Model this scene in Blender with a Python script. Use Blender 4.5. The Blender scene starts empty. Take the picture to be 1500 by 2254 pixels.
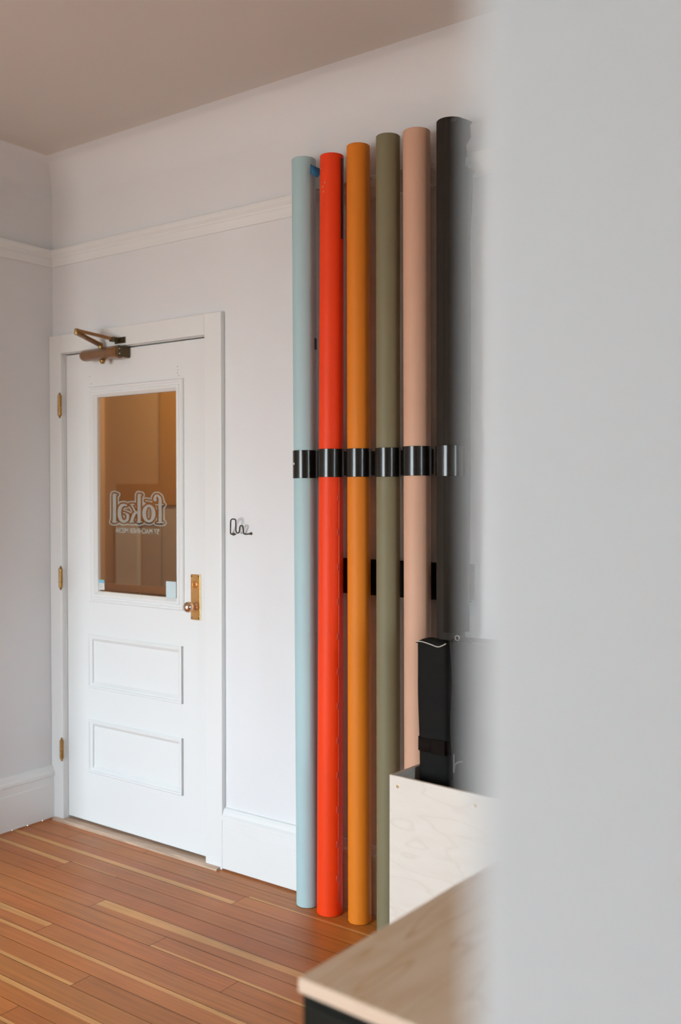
import bpy, bmesh, math, random
import numpy as np
from mathutils import Vector, Matrix

random.seed(7)
S = bpy.context.scene
COL = S.collection

# ------------------------------------------------------------------ camera
F_PX, YAW, PITCH = 2141.4, 0.6295, -0.0204
CAM = Vector((3.5727, -2.7421, 1.4466))
cd = bpy.data.cameras.new('camera')
cam = bpy.data.objects.new('camera', cd)
COL.objects.link(cam)
cam.location = CAM
cam.rotation_euler = (math.pi / 2 + PITCH, 0, YAW)
cd.sensor_fit = 'VERTICAL'
cd.sensor_height = 36.0
cd.lens = F_PX * 36.0 / 2254.0
cd.clip_start = 0.01
cd.dof.use_dof = True
cd.dof.focus_distance = 3.2
cd.dof.aperture_fstop = 2.0
S.camera = cam

# ------------------------------------------------------------------ world, light, exposure
S.view_settings.view_transform = 'Standard'
S.view_settings.look = 'None'
S.view_settings.gamma = 1.0
S.view_settings.exposure = 0.0
S.view_settings.use_curve_mapping = False
w = bpy.data.worlds.new('sky')
S.world = w
w.use_nodes = True
wn = w.node_tree
bg = wn.nodes['Background']
bg.inputs[1].default_value = 54.0
g_tc = wn.nodes.new('ShaderNodeTexCoord')
g_sp = wn.nodes.new('ShaderNodeSeparateXYZ')
wn.links.new(g_tc.outputs['Generated'], g_sp.inputs[0])
g_mr = wn.nodes.new('ShaderNodeMapRange')
g_mr.inputs['From Min'].default_value = -1.0
g_mr.inputs['From Max'].default_value = 1.0
wn.links.new(g_sp.outputs[2], g_mr.inputs[0])
g_cr = wn.nodes.new('ShaderNodeValToRGB')
ge = g_cr.color_ramp.elements
ge[0].position = 0.40; ge[0].color = (0.24, 0.23, 0.225, 1)        # street and facades below the horizon
ge[1].position = 0.62; ge[1].color = (0.78, 0.93, 1.08, 1)         # bright overcast sky
e_ = g_cr.color_ramp.elements.new(0.50); e_.color = (0.48, 0.51, 0.54, 1)
wn.links.new(g_mr.outputs[0], g_cr.inputs[0])
wn.links.new(g_cr.outputs[0], bg.inputs[0])


def area(name, loc, rot, sx, sy, power, col):
    l = bpy.data.lights.new(name, 'AREA')
    l.shape = 'RECTANGLE'
    l.size = sx
    l.size_y = sy
    l.energy = power
    l.color = col
    if name.endswith('portal'): l.cycles.is_portal = True
    o = bpy.data.objects.new(name, l)
    o.location = loc
    o.rotation_euler = rot
    COL.objects.link(o)
    return o


# daylight entering each window (area light filling the opening, just outside the sash)
FRONT_Y = -5.0
WIN = [(0.12, 0.92, 0.50, 2.05), (1.02, 1.82, 0.50, 2.05)]          # front wall windows x0,x1,z0,z1
for x0, x1, z0, z1 in WIN:
    area('window_portal', ((x0 + x1) / 2, FRONT_Y - 0.16, (z0 + z1) / 2), (math.pi / 2, 0, 0), x1 - x0, z1 - z0, 1, (1, 1, 1))
RW = (-2.15, -1.75, 0.7, 2.2)                                        # right wall window y0,y1,z0,z1
area('side_portal', (6.16, (RW[0] + RW[1]) / 2, (RW[2] + RW[3]) / 2), (0, math.pi / 2, 0), RW[3] - RW[2], RW[1] - RW[0], 1, (1, 1, 1))
# warm lamp in the hallway behind the door
hl = bpy.data.lights.new('hall_lamp', 'POINT')
hl.energy = 34
hl.color = (1.0, 0.84, 0.62)
hl.shadow_soft_size = 0.15
ho = bpy.data.objects.new('hall_lamp', hl)
ho.location = (0.2, 0.65, 2.45)
COL.objects.link(ho)


# ------------------------------------------------------------------ helpers
def at(u, v, axis, val):
    """point of the photograph (px) on the plane axis = val"""
    F = Vector((-math.sin(YAW) * math.cos(PITCH), math.cos(YAW) * math.cos(PITCH), math.sin(PITCH)))
    R = Vector((math.cos(YAW), math.sin(YAW), 0))
    U = R.cross(F)
    d = F + R * ((u - 750) / F_PX) - U * ((v - 1127) / F_PX)
    t = (val - CAM[axis]) / d[axis]
    return CAM + d * t


def tagit(o, label=None, cat=None, group=None, kind=None):
    if label: o['label'] = label
    if cat: o['category'] = cat
    if group: o['group'] = group
    if kind: o['kind'] = kind
    return o


def thing(name, loc, label, cat, group=None, kind=None):
    o = bpy.data.objects.new(name, None)
    o.empty_display_size = 0.05
    o.location = loc
    COL.objects.link(o)
    return tagit(o, label, cat, group, kind)


def obj(name, bm, mat, parent=None, smooth=False, bevel=0, seg=2, label=None):
    me = bpy.data.meshes.new(name)
    bmesh.ops.recalc_face_normals(bm, faces=bm.faces)
    if parent is not None:
        pl = parent
        off = Vector((0, 0, 0))
        while pl is not None:
            off += pl.location
            pl = pl.parent
        bmesh.ops.translate(bm, verts=bm.verts, vec=-off)
    bm.to_mesh(me)
    bm.free()
    o = bpy.data.objects.new(name, me)
    COL.objects.link(o)
    me.materials.append(mat)
    if parent is not None: o.parent = parent
    if smooth:
        for p in me.polygons: p.use_smooth = True
        try:
            me.set_sharp_from_angle(angle=math.radians(38))
        except Exception:
            pass
    if bevel:
        b = o.modifiers.new('bevel', 'BEVEL')
        b.width = bevel
        b.segments = seg
        b.limit_method = 'ANGLE'
        b.harden_normals = False
    if label: o['label'] = label
    return o


def box(bm, x0, x1, y0, y1, z0, z1, M=None):
    vs = [bm.verts.new(Vector((x, y, z)) if M is None else M @ Vector((x, y, z)))
          for x in (x0, x1) for y in (y0, y1) for z in (z0, z1)]
    for f in ((0, 1, 3, 2), (4, 6, 7, 5), (0, 4, 5, 1), (2, 3, 7, 6), (0, 2, 6, 4), (1, 5, 7, 3)):
        bm.faces.new([vs[i] for i in f])
    return bm


def nb():
    return bmesh.new()


def frame_for(d):
    d = d.normalized()
    a = Vector((0, 0, 1)) if abs(d.z) < 0.95 else Vector((1, 0, 0))
    u = d.cross(a).normalized()
    return u, d.cross(u).normalized()


def lathe(bm, p0, p1, prof, n=40, close=True):
    """prof = [(t along axis in metres, radius)] between p0 and towards p1"""
    p0, p1 = Vector(p0), Vector(p1)
    d = (p1 - p0).normalized()
    u, v = frame_for(d)
    rings = []
    for t, r in prof:
        c = p0 + d * t
        if r < 1e-6:
            rings.append([bm.verts.new(c)])
        else:
            rings.append([bm.verts.new(c + (u * math.cos(2 * math.pi * i / n) + v * math.sin(2 * math.pi * i / n)) * r) for i in range(n)])
    for a, b in zip(rings, rings[1:]):
        for i in range(n):
            j = (i + 1) % n
            if len(a) == 1 and len(b) == 1: continue
            if len(a) == 1: bm.faces.new((a[0], b[i], b[j]))
            elif len(b) == 1: bm.faces.new((a[i], a[j], b[0]))
            else: bm.faces.new((a[i], a[j], b[j], b[i]))
    return bm


def rod(bm, p0, p1, r, n=16, round_=0.0):
    L = (Vector(p1) - Vector(p0)).length
    if round_:
        prof = [(0, 0), (0, r - round_), (round_ * .3, r - round_ * .3), (round_, r), (L - round_, r), (L - round_ * .3, r - round_ * .3), (L, r - round_), (L, 0)]
    else:
        prof = [(0, 0), (0, r), (L, r), (L, 0)]
    return lathe(bm, p0, p1, prof, n)


def ball(bm, c, r, n=20, sx=1, sy=1, sz=1):
    c = Vector(c)
    m = Matrix.Translation(c) @ Matrix.Diagonal((r * sx, r * sy, r * sz, 1))
    bmesh.ops.create_uvsphere(bm, u_segments=n, v_segments=n // 2 + 2, radius=1, matrix=m)
    return bm


def tube(bm, pts, r, n=10, sub=6):
    """round wire through pts (Catmull-Rom)"""
    P = [Vector(p) for p in pts]
    Q = []
    for i in range(len(P) - 1):
        a = P[max(i - 1, 0)]; b = P[i]; c = P[i + 1]; d = P[min(i + 2, len(P) - 1)]
        for k in range(sub):
            t = k / sub
            Q.append(0.5 * ((2 * b) + (c - a) * t + (2 * a - 5 * b + 4 * c - d) * t * t + (3 * b - a - 3 * c + d) * t ** 3))
    Q.append(P[-1])
    prev = None
    rings = []
    for i, q in enumerate(Q):
        d = (Q[min(i + 1, len(Q) - 1)] - Q[max(i - 1, 0)]).normalized()
        if prev is None:
            u, _ = frame_for(d)
        else:
            u = (prev - d * prev.dot(d)).normalized()
        prev = u
        v = d.cross(u)
        rings.append([bm.verts.new(q + (u * math.cos(2 * math.pi * k / n) + v * math.sin(2 * math.pi * k / n)) * r) for k in range(n)])
    for a, b in zip(rings, rings[1:]):
        for i in range(n):
            j = (i + 1) % n
            bm.faces.new((a[i], a[j], b[j], b[i]))
    bm.faces.new(rings[0]); bm.faces.new(rings[-1])
    return bm


def sweep_profile(bm, prof, axis, a0, a1, mitre0=0, mitre1=0):
    """prof = closed list of (out, z); axis 'x': wall y=0, out goes to -y; axis 'y': wall x=0, out goes to +x.
    mitre: shift of the end per metre of 'out'"""
    A, B = [], []
    for o, z in prof:
        s0 = a0 + mitre0 * o
        s1 = a1 + mitre1 * o
        if axis == 'x':
            A.append(bm.verts.new((s0, -o, z))); B.append(bm.verts.new((s1, -o, z)))
        else:
            A.append(bm.verts.new((o, s0, z))); B.append(bm.verts.new((o, s1, z)))
    n = len(prof)
    for i in range(n):
        j = (i + 1) % n
        bm.faces.new((A[i], A[j], B[j], B[i]))
    bm.faces.new(A); bm.faces.new(B)
    return bm


# ------------------------------------------------------------------ materials
def mat(name, col, rough=0.5, metal=0.0, spec=0.5, coat=0.0, coat_rough=0.1, bump=0.0, bscale=60, var=0.0, vscale=4, stretch=None, trans=0.0):
    m = bpy.data.materials.new(name)
    m.use_nodes = True
    nt = m.node_tree
    b = nt.nodes['Principled BSDF']
    b.inputs['Base Color'].default_value = (*col, 1)
    b.inputs['Roughness'].default_value = rough
    b.inputs['Metallic'].default_value = metal
    b.inputs['Specular IOR Level'].default_value = spec
    b.inputs['Coat Weight'].default_value = coat
    b.inputs['Coat Roughness'].default_value = coat_rough
    if trans: b.inputs['Transmission Weight'].default_value = trans
    tc = nt.nodes.new('ShaderNodeTexCoord')
    mp = nt.nodes.new('ShaderNodeMapping')
    nt.links.new(tc.outputs['Object'], mp.inputs[0])
    if stretch: mp.inputs['Scale'].default_value = stretch
    if var:
        n = nt.nodes.new('ShaderNodeTexNoise')
        n.inputs['Scale'].default_value = vscale
        n.inputs['Detail'].default_value = 4
        nt.links.new(mp.outputs[0], n.inputs[0])
        mr = nt.nodes.new('ShaderNodeMapRange')
        mr.inputs['From Min'].default_value = 0.25; mr.inputs['From Max'].default_value = 0.75
        mr.inputs['To Min'].default_value = 1 - var; mr.inputs['To Max'].default_value = 1 + var
        nt.links.new(n.outputs[0], mr.inputs[0])
        hv = nt.nodes.new('ShaderNodeHueSaturation')
        hv.inputs['Color'].default_value = (*col, 1)
        nt.links.new(mr.outputs[0], hv.inputs['Value'])
        nt.links.new(hv.outputs[0], b.inputs['Base Color'])
    if bump:
        n2 = nt.nodes.new('ShaderNodeTexNoise')
        n2.inputs['Scale'].default_value = bscale
        n2.inputs['Detail'].default_value = 3
        nt.links.new(mp.outputs[0], n2.inputs[0])
        bp = nt.nodes.new('ShaderNodeBump')
        bp.inputs['Strength'].default_value = bump
        bp.inputs['Distance'].default_value = 0.002
        nt.links.new(n2.outputs[0], bp.inputs['Height'])
        nt.links.new(bp.outputs[0], b.inputs['Normal'])
    return m


M_wall = mat('wall_paint', (0.76, 0.755, 0.76), 0.6, bump=0.10, bscale=90, var=0.012, vscale=2)
M_far = mat('low_bounce_brown', (0.16, 0.10, 0.06), 0.6, var=0.2, vscale=3)  # unseen right wall, made dark brown to hold down bounce on the rolls
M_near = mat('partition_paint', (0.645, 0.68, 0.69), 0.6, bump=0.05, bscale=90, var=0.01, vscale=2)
M_ceil = mat('ceiling_paint', (0.64, 0.585, 0.54), 0.7, bump=0.08, bscale=80, var=0.015, vscale=2)
M_trim = mat('white_gloss_trim', (0.80, 0.795, 0.78), 0.35, bump=0.05, bscale=40)
M_door = mat('white_door_paint', (0.80, 0.80, 0.79), 0.32, bump=0.06, bscale=30)
M_brass = mat('aged_brass', (0.86, 0.47, 0.18), 0.36, metal=1.0, var=0.18, vscale=30, bump=0.05)
M_hinge = mat('tarnished_brass', (0.42, 0.24, 0.08), 0.4, metal=1.0, var=0.35, vscale=60)
M_knobm = mat('worn_knob_metal', (0.72, 0.52, 0.38), 0.22, metal=1.0, var=0.12, vscale=40)
M_closer = mat('bronze_painted_metal', (0.27, 0.125, 0.045), 0.30, metal=0.4, coat=0.4, coat_rough=0.12, var=0.15, vscale=25)
M_darkmetal = mat('dark_bronze', (0.10, 0.065, 0.03), 0.4, metal=0.7)
M_steel = mat('screw_steel', (0.75, 0.74, 0.72), 0.25, metal=1.0)
M_black = mat('black_metal', (0.006, 0.006, 0.007), 0.35)
M_clip = mat('black_gloss_plastic', (0.010, 0.007, 0.004), 0.20, spec=0.5, bump=0.03, bscale=20, stretch=(30, 30, 0.2))
M_wire = mat('dark_wire', (0.05, 0.045, 0.04), 0.35, metal=0.6)
M_hall = mat('hall_ochre_paint', (0.56, 0.36, 0.17), 0.6)
M_hall2 = mat('hall_orange_wood', (0.46, 0.235, 0.06), 0.5)
M_hall3 = mat('hall_pale_paint', (0.64, 0.60, 0.56), 0.5)
M_hall4 = mat('hall_mid_paint', (0.50, 0.42, 0.35), 0.5)
M_hallfloor = mat('hall_floor', (0.3, 0.15, 0.06), 0.4)
M_gap = mat('dark_gap', (0.03, 0.02, 0.012), 0.8)
M_cloth = mat('black_nylon', (0.007, 0.0062, 0.005), 0.75, spec=0.15, bump=0.5, bscale=300, var=0.25, vscale=9)
M_strap = mat('brown_black_webbing', (0.007, 0.0035, 0.002), 0.85, spec=0.15, bump=0.6, bscale=500)
M_piping = mat('pale_piping', (0.55, 0.50, 0.42), 0.5)
M_bluetape = mat('blue_painter_tape', (0.012, 0.13, 0.26), 0.6, bump=0.2, bscale=120)
M_navytape = mat('navy_tape', (0.02, 0.025, 0.05), 0.6)
M_core = mat('cardboard_core', (0.35, 0.24, 0.14), 0.8)
M_stick = mat('pale_sticker', (0.58, 0.68, 0.70), 0.5)
M_sticksm = mat('white_sticker', (0.70, 0.72, 0.68), 0.5)
M_stickblue = mat('blue_sticker_band', (0.22, 0.48, 0.60), 0.5)
M_stickink = mat('red_ink', (0.55, 0.38, 0.36), 0.5)


def paper(name, c, coat=0.0, coat_rough=0.3, rough=0.55, var=0.03):
    return mat(name, c, rough, spec=0.28, coat=coat, coat_rough=coat_rough, bump=0.05, bscale=14, var=var, vscale=3)


def glass_mat():
    m = bpy.data.materials.new('door_glass')
    m.use_nodes = True
    nt = m.node_tree
    nt.nodes.clear()
    out = nt.nodes.new('ShaderNodeOutputMaterial')
    g = nt.nodes.new('ShaderNodeBsdfGlossy'); g.inputs['Roughness'].default_value = 0.03
    t = nt.nodes.new('ShaderNodeBsdfTransparent'); t.inputs[0].default_value = (0.93, 0.95, 0.94, 1)
    lw = nt.nodes.new('ShaderNodeLayerWeight'); lw.inputs[0].default_value = 0.5
    pw = nt.nodes.new('ShaderNodeMath'); pw.operation = 'POWER'; pw.inputs[1].default_value = 5.0
    fr = nt.nodes.new('ShaderNodeMath'); fr.operation = 'MULTIPLY_ADD'; fr.inputs[1].default_value = 0.9; fr.inputs[2].default_value = 0.04
    nt.links.new(lw.outputs['Facing'], pw.inputs[0])
    nt.links.new(pw.outputs[0], fr.inputs[0])
    mx = nt.nodes.new('ShaderNodeMixShader')
    nt.links.new(fr.outputs[0], mx.inputs[0])
    nt.links.new(t.outputs[0], mx.inputs[1])
    nt.links.new(g.outputs[0], mx.inputs[2])
    nt.links.new(mx.outputs[0], out.inputs[0])
    return m


M_glass = glass_mat()


def frost_mat():
    m = bpy.data.materials.new('frosted_vinyl')
    m.use_nodes = True
    nt = m.node_tree
    nt.nodes.clear()
    out = nt.nodes.new('ShaderNodeOutputMaterial')
    d = nt.nodes.new('ShaderNodeBsdfPrincipled')
    d.inputs['Base Color'].default_value = (0.50, 0.54, 0.50, 1)
    d.inputs['Roughness'].default_value = 0.6
    t = nt.nodes.new('ShaderNodeBsdfTransparent')
    mx = nt.nodes.new('ShaderNodeMixShader'); mx.inputs[0].default_value = 0.55
    nt.links.new(t.outputs[0], mx.inputs[1])
    nt.links.new(d.outputs[0], mx.inputs[2])
    nt.links.new(mx.outputs[0], out.inputs[0])
    return m


M_frost = frost_mat()


def floor_mat():
    m = bpy.data.materials.new('fir_floor_boards')
    m.use_nodes = True
    nt = m.node_tree
    L = nt.links
    b = nt.nodes['Principled BSDF']
    at_ = nt.nodes.new('ShaderNodeVertexColor'); at_.layer_name = 'board'
    tc = nt.nodes.new('ShaderNodeTexCoord')
    mp = nt.nodes.new('ShaderNodeMapping'); mp.inputs['Scale'].default_value = (1.2, 38, 1)
    L.new(tc.outputs['Object'], mp.inputs[0])
    n = nt.nodes.new('ShaderNodeTexNoise'); n.inputs['Scale'].default_value = 2.0; n.inputs['Detail'].default_value = 6; n.inputs['Distortion'].default_value = 0.4
    L.new(mp.outputs[0], n.inputs[0])
    mr = nt.nodes.new('ShaderNodeMapRange')
    mr.inputs['From Min'].default_value = 0.3; mr.inputs['From Max'].default_value = 0.7
    mr.inputs['To Min'].default_value = 0.84; mr.inputs['To Max'].default_value = 1.14
    L.new(n.outputs[0], mr.inputs[0])
    n3 = nt.nodes.new('ShaderNodeTexNoise'); n3.inputs['Scale'].default_value = 2.3; n3.inputs['Detail'].default_value = 5
    L.new(tc.outputs['Object'], n3.inputs[0])
    mr3 = nt.nodes.new('ShaderNodeMapRange')
    mr3.inputs['From Min'].default_value = 0.3; mr3.inputs['From Max'].default_value = 0.7
    mr3.inputs['To Min'].default_value = 0.88; mr3.inputs['To Max'].default_value = 1.12
    L.new(n3.outputs[0], mr3.inputs[0])
    ml = nt.nodes.new('ShaderNodeMath'); ml.operation = 'MULTIPLY'
    L.new(mr.outputs[0], ml.inputs[0]); L.new(mr3.outputs[0], ml.inputs[1])
    hv = nt.nodes.new('ShaderNodeHueSaturation')
    L.new(at_.outputs[0], hv.inputs['Color']); L.new(ml.outputs[0], hv.inputs['Value'])
    L.new(hv.outputs[0], b.inputs['Base Color'])
    n2 = nt.nodes.new('ShaderNodeTexNoise'); n2.inputs['Scale'].default_value = 5; n2.inputs['Detail'].default_value = 6
    L.new(tc.outputs['Object'], n2.inputs[0])
    mr2 = nt.nodes.new('ShaderNodeMapRange')
    mr2.inputs['From Min'].default_value = 0.35; mr2.inputs['From Max'].default_value = 0.7
    mr2.inputs['To Min'].default_value = 0.32; mr2.inputs['To Max'].default_value = 0.40
    L.new(n2.outputs[0], mr2.inputs[0]); L.new(mr2.outputs[0], b.inputs['Roughness'])
    bp = nt.nodes.new('ShaderNodeBump'); bp.inputs['Strength'].default_value = 0.12; bp.inputs['Distance'].default_value = 0.002
    L.new(n.outputs[0], bp.inputs['Height']); L.new(bp.outputs[0], b.inputs['Normal'])
    b.inputs['Specular IOR Level'].default_value = 0.42
    return m


M_floor = floor_mat()


def ply_mat(name, base, dark, scale=(1, 1, 1), rough=0.5, contrast=1.0, cathedral=3.0):
    m = bpy.data.materials.new(name)
    m.use_nodes = True
    nt = m.node_tree
    L = nt.links
    b = nt.nodes['Principled BSDF']
    b.inputs['Roughness'].default_value = rough
    tc = nt.nodes.new('ShaderNodeTexCoord')
    mp = nt.nodes.new('ShaderNodeMapping'); mp.inputs['Scale'].default_value = scale
    L.new(tc.outputs['Object'], mp.inputs[0])
    n = nt.nodes.new('ShaderNodeTexNoise'); n.inputs['Scale'].default_value = cathedral; n.inputs['Detail'].default_value = 2
    L.new(mp.outputs[0], n.inputs[0])
    k = nt.nodes.new('ShaderNodeMath'); k.operation = 'MULTIPLY'; k.inputs[1].default_value = 9.0
    L.new(n.outputs[0], k.inputs[0])
    fr = nt.nodes.new('ShaderNodeMath'); fr.operation = 'FRACT'
    L.new(k.outputs[0], fr.inputs[0])
    cr = nt.nodes.new('ShaderNodeValToRGB')
    e = cr.color_ramp.elements
    e[0].position = 0.0; e[0].color = (*dark, 1)
    e[1].position = 0.10 * contrast; e[1].color = (*base, 1)
    x = cr.color_ramp.elements.new(0.9); x.color = (*base, 1)
    x = cr.color_ramp.elements.new(1.0); x.color = (*dark, 1)
    L.new(fr.outputs[0], cr.inputs[0])
    n2 = nt.nodes.new('ShaderNodeTexNoise'); n2.inputs['Scale'].default_value = 5; n2.inputs['Detail'].default_value = 5
    L.new(mp.outputs[0], n2.inputs[0])
    mx = nt.nodes.new('ShaderNodeMix'); mx.data_type = 'RGBA'
    mr = nt.nodes.new('ShaderNodeMapRange')
    mr.inputs['From Min'].default_value = 0.4; mr.inputs['From Max'].default_value = 0.75
    mr.inputs['To Min'].default_value = 0.0; mr.inputs['To Max'].default_value = 0.6
    L.new(n2.outputs[0], mr.inputs[0])
    L.new(mr.outputs[0], mx.inputs['Factor'])
    L.new(cr.outputs[0], mx.inputs['A'])
    mx.inputs['B'].default_value = (*dark, 1)
    L.new(mx.outputs['Result'], b.inputs['Base Color'])
    return m


M_birch = ply_mat('pale_birch_ply', (0.70, 0.62, 0.54), (0.655, 0.57, 0.485), (1.3, 1.3, 6.5), 0.55, 1.6, 1.5)
M_plyedge = mat('ply_edge', (0.50, 0.38, 0.28), 0.6, var=0.2, vscale=40, stretch=(1, 1, 20))
M_top = ply_mat('tan_ply_top', (0.66, 0.485, 0.33), (0.52, 0.32, 0.155), (9.0, 1.6, 1.0), 0.42, 1.0, 1.0)
M_topedge = mat('pale_ply_edge', (0.62, 0.45, 0.33), 0.5, var=0.12, vscale=12, stretch=(1, 1, 14))
M_blackbody = mat('black_laminate', (0.006, 0.006, 0.003), 0.6, spec=0.15, bump=0.05)
M_frameext = mat('window_sash_paint', (0.7, 0.7, 0.68), 0.4)

# ------------------------------------------------------------------ setting: floor
ROOM_X, H_WALL, H_CEIL, COVE = 6.0, 2.80, 2.885, 0.16
W0, BW = -0.0755 + 0.0775, 0.0775
bm = nb()
cl = bm.loops.layers.float_color.new('board')


def patch(x0, x1, y0, y1, c, taper=0.0):
    vs = [bm.verts.new((x0, y0, 0)), bm.verts.new((x1, y0 + taper, 0)), bm.verts.new((x1, y1, 0)), bm.verts.new((x0, y1, 0))]
    f = bm.faces.new(vs)
    for l in f.loops: l[cl] = (*c, 1)


BASES = [(0.46, 0.148, 0.026), (0.44, 0.136, 0.023), (0.47, 0.156, 0.030), (0.42, 0.124, 0.020), (0.46, 0.152, 0.028)]
SAP = (0.62, 0.30, 0.09)
joints = {2: [1.268], 4: [0.491], 6: [0.881], 7: [1.27], 8: [1.651], 9: [0.891], 11: [1.27]}
# sapwood streaks  row: (x0, x1, side, width0, width1)  side 'far' = wall side, 'near' = camera side
streaks = {2: [(-9, 1.268, 'near', .022, .026)], 3: [(0.5, 0.75, 'near', .006, .006)], 4: [(-9, 0.491, 'far', .022, .027)],
           6: [(0.881, 9, 'far', .046, .020)], 7: [(1.27, 9, 'near', .012, .010)], 9: [(-9, 0.891, 'far', .040, .026)],
           10: [(-9, 9, 'far', .016, .018)], 11: [(-9, 1.27, 'near', .018, .014)], 13: [(-9, 9, 'far', .020, .018)],
           14: [(0.2, 9, 'near', .012, .012)], 16: [(-9, 1.5, 'far', .02, .02)], 1: [(1.28, 9, 'near', .010, .012)]}
G = 0.0008
for r in range(0, 82):
    yf = W0 - BW * r
    yn = yf - BW
    if yn < FRONT_Y: yn = FRONT_Y
    if yf <= FRONT_Y: break
    if yf > 0: yf = 0.0
    js = [j for j in joints.get(r, [])]
    x = (js[-1] if js else random.uniform(0.2, 1.6))
    if not js: js = [x] if r not in (10, 13, 3, 5) else []
    while x < ROOM_X - 0.8:
        x += random.choice([1.17, 1.56, 1.95, 2.3])
        if x < ROOM_X: js.append(x)
    xs = [0.0] + sorted(js) + [ROOM_X]
    for a, b in zip(xs, xs[1:]):
        base = random.choice(BASES)
        c = tuple(v * random.uniform(0.95, 1.05) for v in base)
        a_, b_ = a + G, b - G
        f_, n_ = yf - G, yn + G
        st = None
        for s in streaks.get(r, ([] if r < 17 or random.random() > .3 else [(-9, 9, random.choice(['far', 'near']), .016, .02)])):
            lo, hi = max(a_, s[0]), min(b_, s[1])
            if hi - lo > 0.05: st = (lo, hi, s[2], s[3], s[4])
        if st is None:
            patch(a_, b_, n_, f_, c)
            continue
        lo, hi, side, w0, w1 = st
        if lo > a_ + .01: patch(a_, lo, n_, f_, c)
        if hi < b_ - .01: patch(hi, b_, n_, f_, c)
        K = 8
        for k in range(K):
            xa = lo + (hi - lo) * k / K; xb = lo + (hi - lo) * (k + 1) / K
            wa = w0 + (w1 - w0) * k / K; wb = w0 + (w1 - w0) * (k + 1) / K
            def q(ps, cc):
                f = bm.faces.new([bm.verts.new((px, py, 0)) for px, py in ps])
                for l in f.loops: l[cl] = (*cc, 1)
            sc = tuple(v * random.uniform(0.97, 1.03) for v in SAP)
            if side == 'far':
                q([(xa, f_ - wa), (xb, f_ - wb), (xb, f_), (xa, f_)], sc)
                q([(xa, n_), (xb, n_), (xb, f_ - wb), (xa, f_ - wa)], c)
            else:
                q([(xa, n_), (xb, n_), (xb, n_ + wb), (xa, n_ + wa)], sc)
                q([(xa, n_ + wa), (xb, n_ + wb), (xb, f_), (xa, f_)], c)
fl = obj('floor', bm, M_floor)
tagit(fl, 'orange brown fir floorboards with pale sapwood streaks', 'floor', kind='structure')
for p in fl.data.polygons:
    if p.normal.z < 0: p.flip()
bm = nb(); box(bm, 0, ROOM_X, FRONT_Y, 0, -0.06, -0.003)
sf = obj('subfloor', bm, M_gap, fl)

# ------------------------------------------------------------------ setting: walls
DX0, DX1, DZ0, DZ1 = 0.0864, 0.9368, 0.021, 2.043      # door leaf
OX0, OX1, OZ1 = 0.080, 0.943, 2.051                     # opening
WT = 0.14
bm = nb()
box(bm, -0.14, OX0, 0, WT, 0, H_CEIL)
box(bm, OX1, ROOM_X, 0, WT, 0, H_CEIL)
box(bm, OX0, OX1, 0, WT, OZ1, H_CEIL)
tagit(obj('wall_back', bm, M_wall), 'white painted back wall behind the coloured rolls', 'wall', kind='structure')
bm = nb(); box(bm, -0.14, 0, FRONT_Y, 0, 0, H_CEIL)
tagit(obj('wall_left', bm, M_wall), 'white painted wall left of the door', 'wall', kind='structure')
bm = nb(); box(bm, 0, 0.20, -2.1, -0.95, 0, H_CEIL)  # out-of-view block added so the left corner falls into shade
tagit(obj('wall_shade_block', bm, M_wall), 'unseen white block added on the left wall to shade the corner', 'wall', kind='structure')


def wall_with_holes(bm, axis, pos, th, a0, a1, z0, z1, holes):
    """solid wall made of boxes around rectangular holes (a0,a1,z0,z1) sorted along a"""
    def bx(p, q, r, s):
        if axis == 'x': box(bm, p, q, pos, pos + th, r, s)
        else: box(bm, pos, pos + th, p, q, r, s)
    cur = a0
    for h0, h1, hz0, hz1 in holes:
        bx(cur, h0, z0, z1); bx(h0, h1, z0, hz0); bx(h0, h1, hz1, z1)
        cur = h1
    bx(cur, a1, z0, z1)


bm = nb(); wall_with_holes(bm, 'x', FRONT_Y - 0.14, 0.14, -0.14, ROOM_X + 0.14, 0, H_CEIL, WIN)
tagit(obj('wall_front', bm, M_wall), 'white window wall opposite the door wall', 'wall', kind='structure')
bm = nb(); wall_with_holes(bm, 'y', ROOM_X, 0.14, FRONT_Y, WT, 0, H_CEIL, [RW])
tagit(obj('wall_right', bm, M_far), 'unseen far right wall of the room, made dark to cut bounce light', 'wall', kind='structure')
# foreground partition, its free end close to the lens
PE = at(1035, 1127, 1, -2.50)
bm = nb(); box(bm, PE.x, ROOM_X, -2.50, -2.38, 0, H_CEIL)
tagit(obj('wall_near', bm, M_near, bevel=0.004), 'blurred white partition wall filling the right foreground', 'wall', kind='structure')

# windows (behind the camera / off to the side)
def window(n, axis, pos, a0, a1, z0, z1, label):
    def bx(bm, p, q, d0, d1, r, s):
        if axis == 'x': box(bm, p, q, pos + d0, pos + d1, r, s)
        else: box(bm, pos + d0, pos + d1, p, q, r, s)
    t = 0.05
    bm = nb()
    bx(bm, a0, a0 + t, -0.09, -0.03, z0, z1); bx(bm, a1 - t, a1, -0.09, -0.03, z0, z1)
    bx(bm, a0 + t, a1 - t, -0.09, -0.03, z0, z0 + t); bx(bm, a0 + t, a1 - t, -0.09, -0.03, z1 - t, z1)
    bx(bm, a0 + t, a1 - t, -0.09, -0.03, (z0 + z1) / 2 - .02, (z0 + z1) / 2 + .02)
    o = obj('window_%d' % n, bm, M_frameext)
    tagit(o, label, 'window', kind='structure')
    bm = nb(); bx(bm, a0 + t, a1 - t, -0.064, -0.060, z0 + t, z1 - t)
    obj('pane', bm, M_glass, o)


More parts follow.
